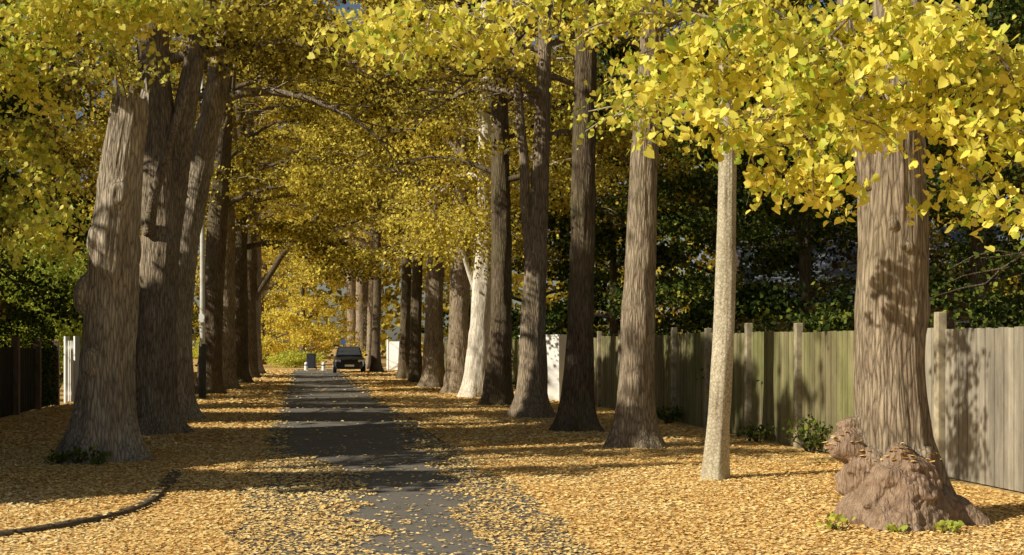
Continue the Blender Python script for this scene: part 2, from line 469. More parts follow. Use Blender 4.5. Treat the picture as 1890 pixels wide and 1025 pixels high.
make_tree("lime_tree", (-6.42, 23), [(0, 0, 0, .44), (1.9, .1, 0, .39), (3.4, .2, 0, .37), (4.8, .2, 0, .33), (6.2, .1, 0, .30), (7.7, .02, 0, .26), (14, -.1, 0, .1)],
          M_BARK, nseg=90, dz=.05, z0=7.0, H=15, nl=20, lsize=.085, nleaf=38000, tone=.46, seed=4,
          stems=[[(.18, .1, 1.2, .2), (.34, .1, 3.4, .21), (.68, 0, 5.7, .20), (.97, 0, 7.3, .18), (1.4, .2, 11, .09)], [(.1, -.3, 3.5, .10), (.35, -.8, 4.2, .09), (.8, -1.1, 5.3, .07), (1.2, -1.3, 6.4, .05)]],
          label="dark twin-stemmed lime tree rising from leaf-covered verge")
make_tree("lime_tree", (-7.08, 27.3), [(0, 0, 0, .38), (2, .02, 0, .34), (3.7, .20, 0, .31), (5.4, .55, 0, .28), (7.1, .90, 0, .25), (8.8, 1.2, 0, .21), (15, 1.4, 0, .08)],
          M_BARKPALE, nseg=70, dz=.06, z0=7.0, H=16, nl=20, lsize=.095, nleaf=40000, tone=.49, seed=5,
          label="leaning lime tree with pale patches of sun on its bark")
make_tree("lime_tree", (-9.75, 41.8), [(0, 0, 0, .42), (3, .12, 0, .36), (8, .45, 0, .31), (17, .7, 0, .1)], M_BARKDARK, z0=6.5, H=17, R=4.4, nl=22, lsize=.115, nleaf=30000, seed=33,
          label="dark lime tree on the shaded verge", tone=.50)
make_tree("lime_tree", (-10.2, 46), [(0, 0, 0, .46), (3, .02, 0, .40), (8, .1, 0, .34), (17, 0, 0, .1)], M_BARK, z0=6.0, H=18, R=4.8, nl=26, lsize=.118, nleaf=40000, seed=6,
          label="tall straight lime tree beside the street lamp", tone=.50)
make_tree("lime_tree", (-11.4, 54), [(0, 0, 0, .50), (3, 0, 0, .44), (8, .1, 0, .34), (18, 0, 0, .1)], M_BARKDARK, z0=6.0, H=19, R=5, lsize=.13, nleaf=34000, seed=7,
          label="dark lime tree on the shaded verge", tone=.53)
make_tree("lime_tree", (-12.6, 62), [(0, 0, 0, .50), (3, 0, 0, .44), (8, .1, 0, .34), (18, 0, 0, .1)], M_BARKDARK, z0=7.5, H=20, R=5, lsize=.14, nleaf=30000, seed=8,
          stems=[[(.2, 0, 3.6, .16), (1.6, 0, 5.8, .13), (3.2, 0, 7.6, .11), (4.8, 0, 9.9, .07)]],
          label="lime tree with a dark limb leaning over the road", tone=.55)

# right row -----------------------------------------------------
RM = [(3.54, 3.48), (3.42, 3.88), (3.26, 3.52), (3.1, 3.80), (2.82, 4.0), (3.05, 3.42), (3.38, 3.12), (3.66, 3.2), (3.30, 2.90), (3.45, 2.76), (3.62, 2.55),
      (2.62, 3.75), (2.62, 3.5), (2.38, 3.88), (2.42, 3.5), (2.22, 3.24), (2.02, 3.64), (2.24, 2.9), (2.24, 2.68), (2.12, 2.8), (1.94, 2.98), (2.0, 3.95), (1.9, 3.6),
      (1.78, 3.32), (1.70, 3.76), (1.56, 3.10), (1.42, 3.52), (1.42, 4.0), (1.3, 3.7), (1.22, 3.22), (1.14, 3.88), (1.02, 3.44),
      (3.9, 3.6), (3.9, 3.0), (3.7, 3.85), (3.55, 3.0), (3.25, 4.0), (2.6, 4.1), (1.65, 4.1), (2.85, 3.6), (2.1, 3.4), (2.85, 3.35), (3.0, 3.22), (2.45, 3.1), (3.1, 3.98), (3.0, 3.6), (3.2, 3.7),
      (2.75, 3.85), (2.95, 4.05), (2.9, 3.8), (3.1, 3.3)]
RM = [(x, 9.7+rng.uniform(-.6, .7), z, .15, .13, 108) for x, z in RM]
LB = [(4.75, .30, .23, .20), (4.35, .42, .21, .21), (5.05, .44, .18, .15), (4.60, .58, .16, .13), (4.05, .30, .20, .18), (4.95, .14, .22, .17), (4.4, .10, .22, .19),
      (3.75, .14, .20, .17), (5.35, .20, .20, .13), (4.05, .58, .15, .12), (5.25, .60, .13, .07), (3.5, .40, .17, .18), (4.8, .50, .11, .19), (5.7, .08, .18, .12),
      (3.38, .66, .18, .30), (3.36, .84, .13, .20), (3.70, .52, .13, .16), (4.15, .22, .10, .23), (4.9, .28, .10, .235), (5.0, .05, .25, .18)]
make_tree("lime_tree", (3.4, 11.6), [(0, .06, 0, .44), (.5, .02, 0, .37), (1.3, -.03, 0, .335), (2.6, 0, 0, .32), (3.2, -.03, 0, .29), (4.5, .05, 0, .22), (8, .1, 0, .16), (13, 0, 0, .1)],
          M_BARK, nseg=340, dz=.022, butt=.42, z0=5.2, H=13, R=3.6, nl=14, lsize=.074, nleaf=14000, tone=.39, manual=RM, hi=True, seed=11, ridge=.055, mat_leaf=M_NEAR,
          mroot=(3.3, 10.6, 4.3), lobes=LB, limb_r=.06,
          bl=[(4.45, 2.62, .16, .06, .03), (4.9, 2.42, .14, .05, .03)],
          stems=[[(-.2, -.1, 2.95, .11), (-.33, -.15, 3.5, .10), (-.45, -.1, 4.6, .07), (-.8, 0, 6.5, .05)]],
          label="sunlit lime tree with lumpy burls swelling at its base")
CM = [(x, y, z, .2, .16, 130) for x, y, z in [(.0, 12.4, 4.8), (-.2, 12.2, 4.65), (-.3, 12, 4.4), (-.5, 12, 4.5), (-.75, 12, 4.65), (-.8, 11.8, 4.35), (-1.1, 12.3, 4.55), (-1.4, 12, 4.35), (-1.5, 12.3, 4.65), (.5, 12.6, 4.95)]]
make_tree("lime_tree", (2.37, 15.2), [(0, 0, 0, .155), (.6, .04, 0, .135), (1.8, .11, 0, .125), (3.07, .14, 0, .115), (4, .15, 0, .105), (8, .1, 0, .06)],
          M_BARKYOUNG, nseg=60, dz=.04, butt=.22, z0=4.6, H=8.5, R=1.9, nl=11, lsize=.072, nleaf=9000, tone=.39, manual=CM, hi=True, seed=12, ridge=.08, limb_r=.03, mat_leaf=M_NEAR,
          thr=.05, mroot=(1.0, 13.2, 5.5), label="slender young lime tree with mottled yellowish bark")
make_tree("lime_tree", (1.88, 20), [(0, 0, 0, .36), (.63, .02, 0, .31), (1.8, .06, 0, .27), (2.0, .06, 0, .31), (2.3, .07, 0, .25), (4.38, .16, 0, .22), (5.6, .24, 0, .19), (7, .3, 0, .18), (14, .3, 0, .07)],
          M_BARK, nseg=80, dz=.05, z0=7.0, H=14, R=3.4, nl=20, lsize=.082, nleaf=28000, tone=.51, seed=13, ridge=.065,
          label="lime tree with a smooth swollen ring around its trunk")
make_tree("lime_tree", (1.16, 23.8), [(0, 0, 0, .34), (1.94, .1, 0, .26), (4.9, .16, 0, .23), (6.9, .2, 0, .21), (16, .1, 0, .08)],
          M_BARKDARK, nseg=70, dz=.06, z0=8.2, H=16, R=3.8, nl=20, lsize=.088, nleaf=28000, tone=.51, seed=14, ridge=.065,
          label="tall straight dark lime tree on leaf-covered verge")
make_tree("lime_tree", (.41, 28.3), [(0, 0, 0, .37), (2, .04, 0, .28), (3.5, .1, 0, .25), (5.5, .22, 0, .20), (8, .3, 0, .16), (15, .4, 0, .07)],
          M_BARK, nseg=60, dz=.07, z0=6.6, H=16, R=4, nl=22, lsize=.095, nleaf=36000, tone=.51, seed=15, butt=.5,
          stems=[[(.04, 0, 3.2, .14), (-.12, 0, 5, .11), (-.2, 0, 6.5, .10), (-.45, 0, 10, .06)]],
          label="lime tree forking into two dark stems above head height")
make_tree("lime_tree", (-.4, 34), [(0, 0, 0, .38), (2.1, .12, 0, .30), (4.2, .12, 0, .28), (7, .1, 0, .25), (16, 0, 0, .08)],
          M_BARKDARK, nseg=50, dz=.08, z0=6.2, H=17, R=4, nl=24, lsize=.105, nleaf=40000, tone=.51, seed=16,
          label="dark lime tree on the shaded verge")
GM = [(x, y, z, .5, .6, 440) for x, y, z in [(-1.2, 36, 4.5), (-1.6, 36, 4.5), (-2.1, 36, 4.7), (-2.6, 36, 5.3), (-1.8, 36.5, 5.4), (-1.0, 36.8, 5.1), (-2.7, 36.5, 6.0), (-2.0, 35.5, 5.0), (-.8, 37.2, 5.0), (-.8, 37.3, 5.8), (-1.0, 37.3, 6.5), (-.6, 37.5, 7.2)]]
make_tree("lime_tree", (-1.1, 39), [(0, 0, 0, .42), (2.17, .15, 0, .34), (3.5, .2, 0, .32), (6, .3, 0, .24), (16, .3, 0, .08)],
          M_BARKSUNLIT, nseg=50, dz=.08, z0=6.5, H=17, R=4, nl=22, lsize=.105, nleaf=32000, tone=.56, manual=GM, seed=17,
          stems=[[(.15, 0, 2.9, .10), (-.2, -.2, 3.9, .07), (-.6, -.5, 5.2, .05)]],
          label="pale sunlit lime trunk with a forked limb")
make_tree("lime_tree", (-1.75, 42.5), [(0, 0, 0, .44), (2, 0, 0, .36), (6, .1, 0, .3), (17, 0, 0, .1)], M_BARK, z0=6.5, H=18, R=4, lsize=.112, nleaf=32000, tone=.52, seed=18,
          label="broad brown lime trunk close to its neighbour")
make_tree("lime_tree", (-2.9, 48), [(0, 0, 0, .44), (2, 0, 0, .36), (6, .1, 0, .3), (18, 0, 0, .1)], M_BARK, z0=6.5, H=19, R=4.5, lsize=.12, nleaf=32000, tone=.52, seed=19,
          label="broad brown lime trunk close to its neighbour")
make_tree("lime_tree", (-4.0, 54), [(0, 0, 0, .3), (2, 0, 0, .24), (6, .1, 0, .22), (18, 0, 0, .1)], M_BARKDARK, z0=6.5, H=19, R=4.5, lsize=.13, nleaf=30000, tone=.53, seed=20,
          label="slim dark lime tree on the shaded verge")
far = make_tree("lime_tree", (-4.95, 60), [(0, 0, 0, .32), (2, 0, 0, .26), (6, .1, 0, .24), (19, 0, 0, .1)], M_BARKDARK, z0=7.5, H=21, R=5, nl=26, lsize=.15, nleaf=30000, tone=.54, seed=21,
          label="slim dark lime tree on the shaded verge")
far2 = make_tree("lime_tree", (-13.9, 70), [(0, 0, 0, .48), (3, 0, 0, .38), (6, .1, 0, .34), (20, 0, 0, .1)], M_BARK, z0=7.5, H=22, R=5.5, nl=26, lsize=.16, nleaf=30000, tone=.56, seed=22,
          label="distant lime tree with golden brown crown")
for (x, y, s, src) in [(-16.2, 82, 1.05, far), (-22, 116, 1.2, far), (-7.95, 76, 1.0, far), (-9.2, 86, 1.05, far2), (-10.9, 98, 1.1, far), (-13.0, 112, 1.2, far2), (-27, 130, 1.3, far2), (-16, 130, 1.3, far2)]:
    copy_tree(src, (x, y, 0), rng.uniform(0, 6), s, "distant lime tree with golden brown crown")

# garden trees --------------------------------------------------
GT = [("garden_tree", (-10.5, 12.6), 10.5, 3.1, 2.6, M_LEAF, .44, 46000, "yellowing garden tree behind the boundary"),
      ("garden_tree", (-12.8, 18.0), 16, 5.4, 4.4, M_LEAF, .44, 90000, "tall yellowing garden tree behind the boundary"),
      ("garden_tree", (-13.6, 24.5), 13, 3.8, 4.0, M_LEAF, .42, 46000, "yellowing garden tree behind the boundary"),
      ("garden_tree", (-14.0, 14.4), 16, 5.2, 6.5, M_GREEN, .5, 90000, "unseen tall evergreen tree added to shade the road"),  # out of view, added to throw shade across the road
      ("garden_tree", (-14.2, 30.5), 12, 4, 4.6, M_GREEN, .55, 34000, "dense dark green tree behind the wooden fence"),
      ("garden_tree", (-16, 39), 13, 4.5, 3.5, M_LEAF, .38, 30000, "yellow green tree behind the wooden fence"),
      ("garden_tree", (-17.0, 48), 14, 5, 2.0, M_LEAF, .40, 26000, "yellow green tree behind the wooden fence"),
      ("garden_tree", (-19.5, 60), 16, 6, 2.0, M_GREEN, .6, 22000, "dense dark green tree behind the wooden fence"),
      ("garden_tree", (8.8, 17.5), 9, 3.2, 1.6, M_GREEN, .58, 26000, "dark evergreen tree overhanging the garden fence"),
      ("garden_tree", (8.2, 23), 10, 3.5, 1.4, M_GREEN, .56, 30000, "dark evergreen tree overhanging the garden fence"),
      ("garden_tree", (6.6, 29.5), 11, 3.3, 1.2, M_GREEN, .60, 30000, "dark evergreen tree overhanging the garden fence"),
      ("garden_tree", (6.2, 38), 12, 3.8, 1.2, M_GREEN, .60, 30000, "dark evergreen tree overhanging the garden fence"),
      ("garden_tree", (3.6, 47), 13, 4.5, 1.2, M_GREEN, .6, 26000, "dark evergreen tree overhanging the garden fence"),
      ("garden_tree", (1, 57), 15, 5, 1.5, M_GREEN, .62, 22000, "dark evergreen tree behind the white gate"),
      ("garden_tree", (12.5, 29), 12, 4.5, 2.6, M_LEAF, .28, 24000, "broad olive green tree deeper in the garden"),
      ("garden_tree", (15, 41), 15, 6, 2.5, M_LEAF, .28, 22000, "tall olive green tree deeper in the garden"),
      ("garden_tree", (9, 52), 17, 6, 2, M_GREEN, .7, 22000, "broad green tree deeper in the garden")]
for i, (nm, b, H, R, z0, ml, tn, nlf, lab) in enumerate(GT):
    ls = .09 if b[1] < 26 else (.12 if b[1] < 40 else .18)
    if b[0] < -9 and b[1] < 26: ls = .13
    make_tree(nm, b, [(0, 0, 0, .2), (2, .1, .1, .16), (H*.9, 0, 0, .05)], M_BARKDARK, nseg=16, dz=.25, z0=z0, H=H, R=R, nl=24, lsize=ls, nleaf=nlf,
              tone=tn, mat_leaf=ml, seed=60+i, label=lab, group="trees in the gardens beside the avenue", limb_r=.05, thr=.05 if ls == .13 else .2)
make_tree("yellow_tree", (-15.6, 97), [(0, 0, 0, .3), (3, 0, 0, .2), (8, 0, 0, .05)], M_BARKDARK, nseg=16, dz=.3, z0=1.6, H=11, R=5, nl=30, lsize=.16, nleaf=32000, tone=.72, seed=91, thr=.3,  # leaf tone raised to stand in for the glow at the road end
          label="bright yellow low tree closing the end of the road", group="trees at the end of the avenue")
make_tree("yellow_tree", (-20, 104), [(0, 0, 0, .3), (3, 0, 0, .2), (9, 0, 0, .05)], M_BARKDARK, nseg=16, dz=.3, z0=1.2, H=12, R=5, nl=26, lsize=.17, nleaf=24000, tone=.68, seed=92, thr=.3,
          label="yellow green tree at the end of the road", group="trees at the end of the avenue")

# shrubs / hedge / woodland ------------------------------------
def shrub(name, c, r, n, size, mat, tone, label, cat="shrub", hi=False, box=False, group=None, rot=0.0):
    e = empty(name, (c[0], c[1], 0), label, cat, group)
    mb = MB()
    for i in range(9):
        P = limb_path((rng.normal(0, .02), rng.normal(0, .02), -.03), rng.uniform(0, 6.28), rng.uniform(.8, 1.4), min(r[2], 2.5)*.9, 5, .05)
        mb.tube(P, np.linspace(.012+.01*r[2], .003, 5), 5)
    obj("stem", mb.mesh("stem"), M_BARKDARK, e)
    if box:
        P = rng.uniform(-1, 1, (n, 3)); P[:, 2] = rng.uniform(0, 1, n)
        sel = rng.integers(0, 3, n)
        P[:, 0] = np.where(sel < 2, np.sign(P[:, 0]), P[:, 0]); 
        ends = rng.random(n) < .1
        P[:, 1] = np.where(ends, np.sign(P[:, 1]), P[:, 1]); P[:, 2] = np.where((sel == 2) & ~ends, 1, P[:, 2])
        P = P*[r[0], r[1], r[2]]+rng.normal(0, .07, (n, 3))
        P[:, 2] += np.where(P[:, 2] > r[2]*.85, (vnoise(P[:, 1]*.5, P[:, 0], 0, 12)-.5)*.5, 0)
        c_, s_ = math.cos(rot), math.sin(rot)
        P = np.stack([P[:, 0]*c_-P[:, 1]*s_, P[:, 0]*s_+P[:, 1]*c_, P[:, 2]], 1)
        P = P[prune(P+np.array([c[0], c[1], 0]))]
    else:
        d = rng.normal(0, 1, (n, 3)); d /= np.linalg.norm(d, axis=1)[:, None]
        k = .35+1.1*vnoise(d[:, 0]*2.6, d[:, 1]*2.6, d[:, 2]*2.6, int(abs(c[0]*10)))
        P = d*(k*rng.uniform(.25, 1.02, n)**.6)[:, None]*[r[0], r[1], r[2]*.5]; P[:, 2] += r[2]*.5
    P = P[P[:, 2] > .02]
    cm = leaf_mesh("foliage", P, np.full(len(P), size), tone+rng.normal(0, .14, len(P)), mat, hi)
    obj("foliage", cm, None, e)
    return e
shrub("garden_bush", (-13.4, 36.5), (2.4, 2, 4.8), 14000, .11, M_LIGHTGREEN, .65, "sunlit light green bush behind the dark fence")
shrub("garden_bush", (-15.5, 44), (3, 2.5, 6.2), 12000, .13, M_LIGHTGREEN, .6, "sunlit light green bush behind the dark fence")
shrub("garden_hedge", (-12.45, 31.0), (.8, 2.0, 2.3), 16000, .07, M_GREEN, .6, "dark clipped hedge rising above the wooden fence", "hedge", box=True)
RT = math.atan(SL)
shrub("unseen_shade_hedge", (-10.35, 13.9), (.7, 3.0, 5.8), 20000, .24, M_GREEN, .5, "unseen tall evergreen hedge added to shade the verge", "hedge", box=True, group="unseen hedges added for shade", rot=RT)  # these hedges are added out of frame to cast solid shade on the verge
shrub("unseen_shade_hedge", (-11.35, 20.1), (.7, 3.2, 6.2), 22000, .24, M_GREEN, .5, "unseen tall evergreen hedge added to shade the verge", "hedge", box=True, group="unseen hedges added for shade", rot=RT)
shrub("unseen_shade_hedge", (-12.6, 26.6), (.7, 3.2, 6.2), 22000, .24, M_GREEN, .5, "unseen tall evergreen hedge added to shade the verge", "hedge", box=True, group="unseen hedges added for shade", rot=RT)
shrub("verge_shrub", (4.35, 18.9), (.40, .4, .55), 260, .06, M_GREEN, .7, "small scruffy green shrub growing against the fence", hi=True)
shrub("verge_shrub", (3.95, 20.9), (.35, .4, .35), 130, .06, M_GREEN, .7, "small scruffy green shrub growing against the fence", hi=True)
shrub("verge_shrub", (3.1, 25.8), (.4, .5, .4), 160, .07, M_GREEN, .7, "small scruffy green shrub growing against the fence", hi=True)
for x, y, s in [(2.72, 10.95, .16), (3.62, 10.8, .13), (3.2, 10.8, .10)]:
    shrub("basal_sprout", (x, y), (s, s, s*.9), 34, .05, M_LIGHTGREEN, .75, "green leafy shoots at the foot of the burred trunk", "plant", True, group="leafy shoots around tree feet")
for x, y, s in [(-5.7, 17.0, .24), (-5.4, 16.95, .2), (-5.95, 17.05, .16)]:
    shrub("basal_sprout", (x, y), (s, s, s*1.1), 50, .06, M_GREEN, .8, "dark green leafy shoots at the foot of the trunk", "plant", True, group="leafy shoots around tree feet")
shrub("garden_bush", (-20.5, 92), (3, 2.5, 2.4), 6000, .13, M_LIGHTGREEN, .95, "yellow green bush at the end of the road")
shrub("garden_bush", (-15.0, 90), (2.2, 2.2, 1.2), 4000, .13, M_LIGHTGREEN, .9, "yellow green bush at the end of the road")

nW = 70000
wx = rng.uniform(-75, 62, nW); wy = rng.uniform(140, 160, nW)
hh = 33+8*vnoise(wx*.09, 0, 0, 3)+4*vnoise(wx*.4, 0, 0, 4)
wz = hh*rng.random(nW)**.8
g = vnoise(wx*.35, wy*.35, wz*.35, 9)
k = g > .28
wm = leaf_mesh("woodland", np.stack([wx, wy, wz], 1)[k], np.full(k.sum(), .85), (.50+.3*(vnoise(wx*.12, wy*.1, wz*.12, 8)-.5)+rng.normal(0, .12, nW))[k], M_LEAF)
w = obj("woodland", wm, None); w["kind"] = "stuff"; w["label"] = "distant golden autumn woodland beyond the avenue"; w["category"] = "woodland"

# ---------------------------------------------------------------- ground / road
m, nt, out = new_mat("leaf_litter_ground")
v = objcoord(nt)
wv = mixc(nt, .04, v, noise(nt, v, 9, 2, .5, "Color"))
vo = N(nt, "ShaderNodeTexVoronoi"); vo.inputs["Scale"].default_value = 38; nt.links.new(wv, vo.inputs["Vector"])
sep = N(nt, "ShaderNodeSeparateColor"); nt.links.new(vo.outputs["Color"], sep.inputs[0])
r = ramp(nt, [(0, (.38, .21, .07)), (.2, (.56, .34, .11)), (.5, (.80, .52, .18)), (.8, (.92, .65, .27)), (1, (.95, .76, .40))])
nt.links.new(sep.outputs[0], r.inputs["Fac"])
r2 = ramp(nt, [(.3, (.65, .6, .54)), (.65, (1, 1, 1))]); nt.links.new(noise(nt, v, 1.1, 6, .6), r2.inputs["Fac"])
c = mixc(nt, .8, r.outputs["Color"], r2.outputs["Color"], 'MULTIPLY')
p = N(nt, "ShaderNodeBsdfPrincipled"); p.inputs["Roughness"].default_value = .8; p.inputs["Specular IOR Level"].default_value = .2
nt.links.new(c, p.inputs["Base Color"])
b = N(nt, "ShaderNodeBump"); b.inputs["Strength"].default_value = .6; b.inputs["Distance"].default_value = .02
nt.links.new(sep.outputs[1], b.inputs["Height"]); nt.links.new(b.outputs[0], p.inputs["Normal"])
nt.links.new(p.outputs[0], out.inputs["Surface"]); M_GROUND = m
gm = raw_mesh("ground", [(-600, -50, 0), (600, -50, 0), (600, 1200, 0), (-600, 1200, 0)], [(0, 1, 2, 3)])
o = obj("ground", gm, M_GROUND); o["kind"] = "structure"; o["label"] = "ground thickly covered with fallen autumn leaves"; o["category"] = "ground"

m, nt, out = new_mat("worn_asphalt")
v = objcoord(nt)
f1 = noise(nt, v, 110, 3, .7); f2 = noise(nt, v, 1.3, 6, .6)
r = ramp(nt, [(.3, (.15, .14, .125)), (.72, (.28, .26, .23))]); nt.links.new(f1, r.inputs["Fac"])
r2 = ramp(nt, [(.35, (.75, .75, .76)), (.7, (1.05, 1, .95))]); nt.links.new(f2, r2.inputs["Fac"])
c = mixc(nt, .9, r.outputs["Color"], r2.outputs["Color"], 'MULTIPLY')
p = N(nt, "ShaderNodeBsdfPrincipled"); p.inputs["Roughness"].default_value = .75; p.inputs["Specular IOR Level"].default_value = .25
nt.links.new(c, p.inputs["Base Color"])
b = N(nt, "ShaderNodeBump"); b.inputs["Strength"].default_value = .3; b.inputs["Distance"].default_value = .005
nt.links.new(f1, b.inputs["Height"]); nt.links.new(b.outputs[0], p.inputs["Normal"])
nt.links.new(p.outputs[0], out.inputs["Surface"]); M_ROAD = m
ys = np.arange(-5, 84, .25); V = []; F = []
def hump(y):
    return 0.004+sum(.05*math.exp(-((y-c0)/.6)**2) for c0 in (25.6, 31.1))
nx = 9
for y in ys:
    l = -.56-SL*y+(vnoise(y*1.3, 0, 0, 2)-.5)*.25
    r_ = 2.30-SL*y+(vnoise(y*1.3, 5, 0, 2)-.5)*.3
    for i in range(nx):
        t = i/(nx-1); V.append((l+(r_-l)*t, y, max(.004, hump(y)*min(1, 6*t, 6*(1-t))) if 0 < i < nx-1 else .004))
for i in range(len(ys)-1):
    for j in range(nx-1):
        F.append((i*nx+j, i*nx+j+1, (i+1)*nx+j+1, (i+1)*nx+j))
rm = raw_mesh("road", V, F); smooth(rm)
o = obj("road", rm, M_ROAD); o["kind"] = "structure"; o["label"] = "narrow worn grey asphalt road scattered with leaves"; o["category"] = "road"

# kerb curving into the entrance at the near side
M_KERB = plain("dark_kerb_stone", (.14, .10, .06), .95, 0, .4, 14, .6)
kp = np.array([(-5.6, 9.9), (-4.7, 10.25), (-4.1, 10.6), (-3.75, 11.3), (-3.55, 12.1), (-3.6, 13.1), (-3.85, 14.5), (-4.15, 16.1)])
t = np.linspace(0, len(kp)-1, 110)
K = np.stack([np.interp(t, np.arange(len(kp)), kp[:, j]) for j in range(2)], 1)
ker = np.ones(25)/25
K = np.stack([np.convolve(np.pad(K[:, j], 12, 'edge'), ker, 'valid') for j in range(2)], 1)
V = []; F = []
for i in range(len(K)):
    d = K[min(i+1, len(K)-1)]-K[max(i-1, 0)]; d /= np.linalg.norm(d); nn = np.array([-d[1], d[0]])
    h = .042+.016*vnoise(i*.12, 0, 0, 4)
    for q_, (s, z) in enumerate(((-.08, -.01), (-.06, h-.010), (-.03, h), (.03, h), (.06, h-.010), (.09, -.01))):
        q = K[i]+nn*s; V.append((q[0], q[1], z))
for i in range(len(K)-1):
    for j in range(5): F.append((i*6+j, i*6+j+1, (i+1)*6+j+1, (i+1)*6+j))
F.append(tuple(range(6))); F.append(tuple(range((len(K)-1)*6, len(K)*6))[::-1])
km = raw_mesh("kerb", V, F); smooth(km)
o = obj("kerb", km, M_KERB); o["kind"] = "structure"; o["label"] = "dark curved kerb half buried in leaves"; o["category"] = "kerb"

# fallen leaves
def scatter(y0, y1, dens, size, u0=-6.2, u1=7.4):
    n = int((y1-y0)*(u1-u0)*dens)
    y = rng.uniform(y0, y1, n); u = rng.uniform(u0, u1, n)
    uL = np.interp(y, [0, 9, 14, 16, 19, 26, 90], [.60, .62, .55, .75, -.25, -.45, -.45])+(vnoise(y*2.2, u*3, 0, 21)-.5)*.6
    uR = np.interp(y, [0, 9, 12, 16, 22, 30, 90], [1.30, 1.35, 1.5, 1.8, 1.8, 2.1, 2.1])+(vnoise(y*2.1, u*3, 3, 22)-.5)*.6
    pr = np.ones(n)*(.6+.6*vnoise(u*1.5, y*1.5, 0, 23))
    inside = (u > uL) & (u < uR)
    clump = vnoise(u*4, y*4, 0, 24)*.6+vnoise(u*1.3, y*1.3, 0, 25)*.4
    far_ = np.interp(y, [14, 20], [1, .4])
    pr = np.where(inside, (.05+.2*np.clip(clump-.5, 0, 1))*far_, pr)
    edge = (u >= uR) & (u < uR+.8); pr = np.where(edge, (.25+.75*clump), pr)
    edge = (u <= uL) & (u > uL-.3); pr = np.where(edge, (.35+.6*clump), pr)
    k = rng.random(n) < pr
    y, u = y[k], u[k]
    z = .010+rng.random(len(y))*.013
    z = np.where((u > -.56) & (u < 2.3), z+sum(.05*np.exp(-((y-c0)/.6)**2) for c0 in (25.6, 31.1))*.95, z)
    x = u-SL*y
    dk = np.min(np.hypot(x[:, None]-K[None, ::4, 0], y[:, None]-K[None, ::4, 1]), axis=1)
    z = np.where(dk < .085, z+.05, z); kk = (dk > .10) | (rng.random(len(x)) < .45)
    return np.stack([x, y, z], 1)[kk], np.full(kk.sum(), size)
parts = [scatter(6.5, 12, 1250, .035), scatter(12, 20, 820, .040), scatter(20, 34, 230, .060), scatter(34, 60, 60, .11), scatter(60, 82, 24, .15)]
# leaves lodged on top of the burls
bt = LOBED[rng.integers(0, len(LOBED), 55)]+np.array([3.4, 11.6, .02])
parts.append((bt, np.full(len(bt), .048)))
P = np.concatenate([a for a, b in parts]); Z = np.concatenate([b for a, b in parts])
tn = .55+.25*(vnoise(P[:, 0]*.8, P[:, 1]*.8, 0, 31)-.5)+rng.normal(0, .13, len(P))
fm = leaf_mesh("fallen_leaves", P, Z, tn, M_FALLEN, True, True)
o = obj("fallen_leaves", fm, None); o["kind"] = "stuff"; o["label"] = "carpet of fallen yellow and orange lime leaves"; o["category"] = "leaves"

# ---------------------------------------------------------------- fences
def wood_mat(name, a, b, algae):
    m, nt, out = new_mat(name)
    v = objcoord(nt, (10, 10, .8)); n1 = noise(nt, v, 2.5, 8, .7)
    r = ramp(nt, [(.3, tuple(c*.55 for c in a)), (.7, a)]); nt.links.new(n1, r.inputs["Fac"])
    g = N(nt, "ShaderNodeNewGeometry")
    r3 = ramp(nt, [(0, (.66, .66, .66)), (1, (1.18, 1.18, 1.18))]); nt.links.new(g.outputs["Random Per Island"], r3.inputs["Fac"])
    c = mixc(nt, 1, r.outputs["Color"], r3.outputs["Color"], 'MULTIPLY')
    v2 = objcoord(nt, (1, 1, .35)); rb = ramp(nt, [(.40, (0, 0, 0)), (.62, (1, 1, 1))]); nt.links.new(noise(nt, v2, 1.4, 5), rb.inputs["Fac"])
    ma = N(nt, "ShaderNodeMath", operation='MULTIPLY'); ma.inputs[1].default_value = algae; nt.links.new(rb.outputs["Color"], ma.inputs[0])
    c = mixc(nt, ma.outputs[0], c, b)
    rd = ramp(nt, [(.35, (.5, .5, .5)), (.6, (1, 1, 1))]); nt.links.new(noise(nt, v2, 4, 6, .7), rd.inputs["Fac"])
    c = mixc(nt, .65, c, rd.outputs["Color"], 'MULTIPLY')
    p = N(nt, "ShaderNodeBsdfPrincipled"); p.inputs["Roughness"].default_value = .85; p.inputs["Specular IOR Level"].default_value = .2
    nt.links.new(c, p.inputs["Base Color"])
    bp = N(nt, "ShaderNodeBump"); bp.inputs["Strength"].default_value = .4; bp.inputs["Distance"].default_value = .008
    nt.links.new(n1, bp.inputs["Height"]); nt.links.new(bp.outputs[0], p.inputs["Normal"])
    nt.links.new(p.outputs[0], out.inputs["Surface"]); return m
M_FENCE = wood_mat("weathered_fence_boards", (.48, .43, .35), (.32, .29, .20), .3)
M_FENCEG = wood_mat("mossy_fence_boards", (.38, .33, .18), (.23, .24, .09), .7)
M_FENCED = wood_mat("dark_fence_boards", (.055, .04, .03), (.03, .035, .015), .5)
M_POST = plain("concrete_post", (.36, .31, .21), .9, 0, .45, 7, .4)
ang = math.atan2(1, -SL)
